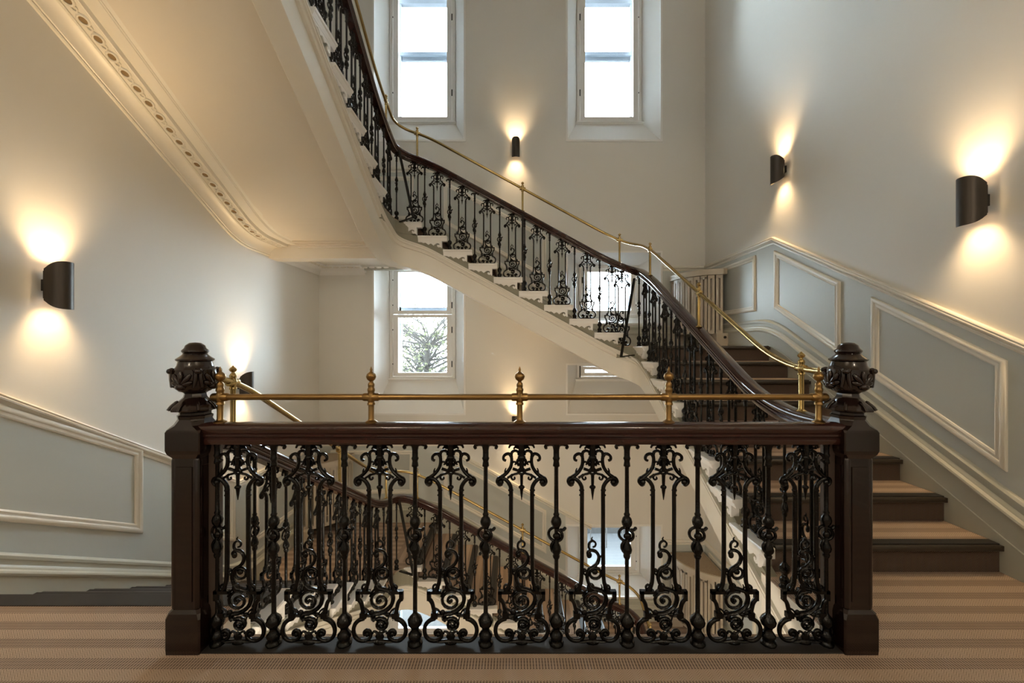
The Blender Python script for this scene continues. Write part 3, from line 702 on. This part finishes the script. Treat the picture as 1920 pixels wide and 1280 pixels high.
# ------------------------------------------------------------------ windows
WN = [0]
def window(xo, zo, glass_x, zg0, rails, ztop, sill, label, hinge):
    """xo: opening in the wall, zo: (bottom, top); frame stands WD behind the wall face, splayed reveal"""
    WN[0] += 1; D = .43; y1 = WF+D
    t = thing('window_%d' % WN[0], label, 'window', (0,0,0)); tag(t, kind='structure')
    gx0, gx1 = glass_x; fx0, fx1 = gx0-.085, gx1+.085
    z0, z1 = zo; fz0 = sill; fz1 = ztop
    rv = MB()
    A = [(xo[0], z0), (xo[1], z0), (xo[1], z1), (xo[0], z1)]; B = [(fx0-.05, fz0), (fx1+.05, fz0), (fx1+.05, fz1), (fx0-.05, fz1)]
    v = [(x, WF, z) for x, z in A]+[(x, y1, z) for x, z in B]
    rv.add(v, [(0,1,5,4), (1,2,6,5), (2,3,7,6), (3,0,4,7)])
    o_ = [(xo[0]-.4, z0-.2), (xo[1]+.4, z0-.2), (xo[1]+.4, z1+.2), (xo[0]-.4, z1+.2)]
    v = [(x, y1, z) for x, z in B]+[(x, y1+.01, z) for x, z in o_]; rv.add(v, [(0,1,5,4), (1,2,6,5), (2,3,7,6), (3,0,4,7)])
    rv.build('reveal', 'white', t)
    # thin white bead around the opening on the wall face
    bd = MB()
    for x in xo: bd.box(x-.014, x+.014, WF-.010, WF+.012, z0-.014, z1+.014)
    for z in zo: bd.box(xo[0]+.014, xo[1]-.014, WF-.010, WF+.012, z-.014, z+.014)
    bd.build('reveal_bead', 'white', t)
    fr = MB(); fr.box(fx0-.05, fx0, y1-.02, y1+.07, fz0, fz1); fr.box(fx1, fx1+.05, y1-.02, y1+.07, fz0, fz1); fr.box(fx0, fx1, y1-.02, y1+.07, fz1-.05, fz1); fr.box(fx0, fx1, y1-.02, y1+.07, fz0, fz0+.035)
    fr.build('outer_frame', 'white', t)
    sl = MB().sweep([(fx0-.10, y1, fz0), (fx1+.10, y1, fz0)], [(0,0), (.055,0), (.062,-.008), (.058,-.020), (.040,-.032), (.030,-.060), (.022,-.068), (0,-.068)]); sl.build('sill', 'white', t, 40)
    zs = [fz0+.035]+list(rails)+[fz1-.05]
    for a, b in zip(zs, zs[1:]):
        sash = MB(); w = .055
        sash.box(fx0+.004, gx0, y1-.012, y1+.035, a+.003, b-.003); sash.box(gx1, fx1-.004, y1-.012, y1+.035, a+.003, b-.003)
        sash.box(gx0, gx1, y1-.012, y1+.035, a+.003, a+.06); sash.box(gx0, gx1, y1-.012, y1+.035, b-.05, b-.003)
        so = sash.build('casement', 'white', t)
        MB().box(gx0, gx1, y1+.010, y1+.014, a+.05, b-.04).build('pane', 'glass', so)
        hx = fx1 if hinge > 0 else fx0
        for k in (.2, .75):
            zz = a+(b-a)*k; MB().box(hx-.009, hx+.009, y1-.026, y1-.012, zz-.05, zz+.05).build('hinge', 'dark', so)
            MB().box((fx0 if hinge > 0 else fx1)-.006, (fx0 if hinge > 0 else fx1)+.006, y1-.022, y1-.014, zz-.01, zz+.01).build('catch', 'dark', so)
    # outer sash a little further out
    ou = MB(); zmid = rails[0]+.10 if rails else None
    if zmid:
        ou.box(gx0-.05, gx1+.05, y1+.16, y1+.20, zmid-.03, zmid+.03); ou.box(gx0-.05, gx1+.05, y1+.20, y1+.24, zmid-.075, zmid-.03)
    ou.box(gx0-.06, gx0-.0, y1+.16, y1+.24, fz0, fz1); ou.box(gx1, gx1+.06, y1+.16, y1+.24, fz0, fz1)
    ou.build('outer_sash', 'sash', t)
    return t
LG = (-1.853, -1.069); RG = (1.163, 1.939)
for k, (la, ra) in {1: ('tall white window at upper left over the climbing flight', 'tall white window at upper right beside the corner'),
                    0: ('white casement window at left under the crossing flight, bare twigs outside', None),
                    -1: ('lowest left window seen through the foot of the ironwork', None)}.items():
    z = k*H
    if k == 1:
        window(LWX, (.295+z, 3.2+z), LG, .905+z, [], 3.1+z, .80+z, la, 1); window(RWX, (.295+z, 3.2+z), RG, .905+z, [], 3.1+z, .80+z, ra, -1)
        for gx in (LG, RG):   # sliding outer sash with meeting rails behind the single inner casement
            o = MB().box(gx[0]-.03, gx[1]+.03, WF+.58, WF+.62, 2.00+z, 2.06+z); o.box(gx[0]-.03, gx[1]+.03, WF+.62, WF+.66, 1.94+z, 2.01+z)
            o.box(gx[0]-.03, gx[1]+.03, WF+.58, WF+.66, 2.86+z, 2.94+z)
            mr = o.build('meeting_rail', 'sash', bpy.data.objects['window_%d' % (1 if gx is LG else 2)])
            MB().lathe([(0,0),(.012,0),(.012,.008),(.004,.012),(.004,.03),(0,.035)], 8, ((gx[0]+gx[1])/2, WF+.60, 2.06+z)).build('sash_catch', 'dark', mr)
    else:
        window(LWX, (.295+z, 2.745+z), LG, .905+z, [1.835+z], 2.62+z, .80+z, la, 1)
        window(RWX, (1.655+z, 2.745+z), (1.20,1.90), 0, [], 2.62+z, 1.80+z, ('window over the right quarter landing behind the ironwork', 'low window with gravel and steps outside, seen through the landing ironwork')[-k], -1)
        window(RWX, (.295+z, 1.05+z), RG, 0, [], 1.045+z, .80+z, ('low window pane under the crossing flight at right', 'bottom right window strip in the stairwell')[-k], -1)

# ------------------------------------------------------------------ wall lamps
def shade_mesh():
    b = MB(); n = 18; Rr = .060; dp = .075; v = []
    pts = []
    for i in range(n+1):
        a = -PI/2+PI*i/n; pts.append((Rr*math.sin(a), dp+Rr*1.15*math.cos(a)))
    pts = [(-Rr, .046)]+pts+[(Rr, .046)]
    top = lambda d: .088+.062*math.sin(min(1, (d-.035)/.115)*PI/2)
    m = len(pts); ins = [(x*.95, d-.004 if d > .05 else d) for x, d in pts]
    for x, d in pts: v += [(x, -d, -top(d)), (x, -d, top(d))]
    for x, d in ins: v += [(x, -d, -top(d)), (x, -d, top(d))]
    f = []
    for i in range(m-1):
        a = 2*i; f += [(a,a+2,a+3,a+1), (2*m+a, 2*m+a+1, 2*m+a+3, 2*m+a+2), (a+1,a+3,2*m+a+3,2*m+a+1), (a, 2*m+a, 2*m+a+2, a+2)]
    f += [(0,1,2*m+1,2*m), (2*m-2, 4*m-2, 4*m-1, 2*m-1)]
    return b.add(v, f).mesh('shade', 'bronze', 40)
SHADE = shade_mesh()
def lamp(loc, rz, label, e=16):
    t = thing('wall_lamp', label, 'wall lamp', loc, 'bronze up and down wall lamps'); t.rotation_euler = (0,0,rz)
    obj('shade', SHADE, t)
    MB().box(-.035, .035, 0, -.014, -.035, .035).build('back_plate', 'dark', t)
    MB().box(-.018, .018, -.014, -.036, -.018, .018).box(-.055, .055, -.036, -.042, -.085, .085).build('arm', 'dark', t)
    for s in (-1, 1):
        MB().lathe([(0,0),(.022,0),(.024,.01),(.020,.014),(0,.014)], 10, (0, -.085, s*.012-.007)).build('bulb', 'bulb', t, 50)
        L = bpy.data.lights.new('lamp_beam', 'SPOT'); L.energy = e*(1.25 if s > 0 else .8); L.color = WARM; L.spot_size = math.radians(118); L.spot_blend = 1; L.shadow_soft_size = .045
        o = bpy.data.objects.new('lamp_beam', L); COL.objects.link(o); o.parent = t; o.location = (0, -.088, s*.04)
        o.rotation_euler = (PI-math.radians(-14), 0, 0) if s > 0 else (math.radians(-14), 0, 0)
    return t
lamp((WR, 2.50, 2.21), -PI/2, 'large bronze wall lamp nearest on the right wall')
lamp((WR, 4.33, 3.20), -PI/2, 'bronze wall lamp on the right wall over the dado peak')
lamp((.04, WF, 4.267), 0, 'bronze wall lamp between the two upper windows')
lamp((.04, WF, .142), 0, 'bronze wall lamp on the window wall hidden behind the landing handrail')
lamp((WL, 2.55, 1.70), PI/2, 'large bronze wall lamp nearest on the left wall')
lamp((WL, 4.34, .90), PI/2, 'bronze wall lamp low on the left wall behind the left newel')
lamp((WR, 2.50, 2.21-H), -PI/2, 'bronze wall lamp on the right wall under the landing')
lamp((WR, 4.33, 3.20-H), -PI/2, 'bronze wall lamp on the right wall over the lower flight')
lamp((WL, 2.55, 1.70-H), PI/2, 'bronze wall lamp on the left wall one storey down')
# unseen globes added as warm fill, behind the viewer and in the hall below
for x, y, z in ((-1.6, -1.2, H), (1.6, -1.2, H), (-1.2, 1.2, 0), (1.2, 1.2, 0), (0, 1.2, 0), (0, -.8, TOP+.36)):
    t = thing('fill_globe', ('added fill globe hung from the high ceiling' if z > 5 else 'added fill globe hung on the %s %s' % ('left' if x < 0 else 'right' if x > 0 else 'middle', 'over the landing' if z else 'of the hall below')), 'added fill light', (x, y, z-.36), 'added fill globes of the stair halls')
    MB().lathe([(0,0),(.06,0),(.055,-.03),(.008,-.04),(.008,-.5),(0,-.5)], 16).build('rod', 'brass', t, 40)
    MB().ball((0,0,-.62), .14, 20, 12).build('globe', 'globe', t, 60)

# ------------------------------------------------------------------ corner radiators
def radiator(cx, cy, zf, flip, label):
    """quarter round column radiator standing in a corner; flip=-1 mirrors it for a left corner"""
    t = thing('corner_radiator', label, 'radiator', (cx, cy, zf)); t.scale = (flip, 1, 1)
    # ends of the curve: on the window wall and on the side wall, bulging into the landing
    P0, P1, P2 = Vector((-.50, -.07)), Vector((-.50, -.52)), Vector((-.07, -.66))
    bez = lambda u: P0*(1-u)**2+P1*2*u*(1-u)+P2*u*u
    n = 9
    colm = MB(); 
    for x in (-.029, .029): colm.box(x-.016, x+.016, -.045, .045, .19, .94)
    colm.box(-.045, .045, -.045, .045, .17, .215); colm.box(-.045, .045, -.045, .045, .915, .96); colm.box(-.045, .045, .02, .03, .2, .93)
    for yy in (-.036, .036): colm.box(-.010, .010, yy-.004, yy+.004, .3, .31)
    cme = colm.mesh('radiator_column', 'radiator')
    for i in range(n):
        u = (i+.5)/n; p = bez(u); d = bez(min(1, u+.02))-bez(max(0, u-.02)); o = obj('radiator_column', cme, t, (p.x, p.y, 0)); o.rotation_euler = (0,0,math.atan2(d.y, d.x))
        o.scale = (.92, 1, 1)
    out = [bez(i/14) for i in range(15)]
    nrm = []
    for i, p in enumerate(out):
        d = out[min(14, i+1)]-out[max(0, i-1)]; nrm.append(Vector((d.y, -d.x)).normalized())
    sg = 1 if (nrm[7]).dot(Vector((-1,-1))) > 0 else -1
    ed = [p+q*sg*.065 for p, q in zip(out, nrm)]
    poly = [(-.55,-.045)] + [(p.x, p.y) for p in ed] + [(-.045,-.72), (-.045,-.045)]
    MB().prism(poly, .965, 1.04, (0,1,2)).build('cover', 'radiator', t)
    po2 = [(-.52,-.06)] + [(p.x+.02, p.y+.02) for p in ed] + [(-.06,-.68), (-.06,-.06)]
    MB().prism(po2, 1.04, 1.044, (0,1,2)).build('cover_top', 'granite', t)
    b = MB().box(-.20, -.03, -.74, -.60, 0, .175); b.build('pipe_box', 'radiator', t)
    MB().lathe([(0,0),(.018,0),(.018,.01),(.012,.012),(.012,.006),(0,.006)], 12).build('valve', 'dark', t, 40, loc=(-.09, -.742, .12)).rotation_euler = (PI/2, 0, 0)
    MB().box(-.55, -.40, -.16, -.05, 0, .17).build('foot', 'radiator', t)
radiator(WR, WF, 8*R, 1, 'cream column radiator curving round the corner of the right landing')
radiator(WR, WF, 8*R-H, 1, 'cream corner radiator with speckled top, lower right through the ironwork')
radiator(WL, WF, 17*R-H, -1, 'cream corner radiator at lower left behind the descending handrail')

# ------------------------------------------------------------------ outside the windows
struct(MB().box(-30, 30, WF+.8, 40, -5.2, -5.0).build('ground_outside', 'gravel'), 'gravel ground outside the windows', 'ground')
wl = thing('retaining_wall', 'grey concrete retaining wall with coping outside the low window', 'wall', (0, 9.6, -5))
MB().box(.6, 7, 0, .4, 0, 2.75).build('wall_face', 'gravel', wl); MB().box(.6, 7, -.06, .46, 2.75, 2.87).build('coping', 'concrete', wl)
MB().box(-1, 7, -1.6, -.02, 0, 1.9).build('terrace', 'concrete', wl)
gr = thing('outdoor_railing', 'thin metal handrail on the steps outside the low window', 'railing', (1.6, 8.9, -3.1))
MB().tube([(0,0,1.6),(1.6,0,.4)], .025, 8).build('handrail', 'white', gr)
for i in range(5): MB().tube([(.1+.35*i,0,0),(.1+.35*i,0,1.52-.262*i)], .012, 6).build('upright', 'dark', gr)
def tree(x, y, z, label, n, spread, seed):
    rnd = random.Random(seed); t = thing('bare_tree', label, 'tree', (x, y, z))
    b = MB(); tw = MB(); lf = MB()
    b.tube([(0,0,0),(.05,0,2),(0,.1,4.2)], [.16,.13,.09], 8)
    for i in range(n):
        a = rnd.uniform(0, 2*PI); h = rnd.uniform(2.2, 4.6); l = rnd.uniform(.8, spread)
        p = Vector((0,.05,h)); q = p+Vector((math.cos(a)*l, math.sin(a)*l*.7, rnd.uniform(.0, 1.3)))
        mid = (p+q)/2+Vector((rnd.uniform(-.2,.2), 0, rnd.uniform(-.1,.3))); c = crv([p, mid, q], 5); b.tube(c, [.035*(1-.8*k/(len(c)-1)) for k in range(len(c))], 5)
        for j in range(12):
            s0 = c[rnd.randint(3, len(c)-1)]; d = Vector((rnd.uniform(-1,1), rnd.uniform(-.6,.6), rnd.uniform(-.5,1))).normalized()*rnd.uniform(.2,.6)
            tw.tube([s0, s0+d*.5+Vector((0,0,rnd.uniform(-.06,.06))), s0+d], [.008,.006,.003], 4)
            for k in range(2):
                e = s0+d*rnd.uniform(.4,1); u = rnd.uniform(0, PI); ax = Vector((math.cos(u), 0, math.sin(u)))*.045; ay = Vector((-math.sin(u), .5, math.cos(u)))*.02
                lf.add([e-ax, e+ay, e+ax, e-ay], [(0,1,2,3)])
    b.build('trunk', 'bark', t); o = tw.build('twigs', 'bark', t); tag(o, kind='stuff'); o = lf.build('leaves', 'leaf', t); tag(o, kind='stuff')
tree(-2.4, 11.2, -3.0, 'bare tree with a few leaves outside the left window', 60, 2.4, 3)
tree(-3.4, 14.5, -3.6, 'second bare tree further off outside the left window', 50, 2.6, 5)
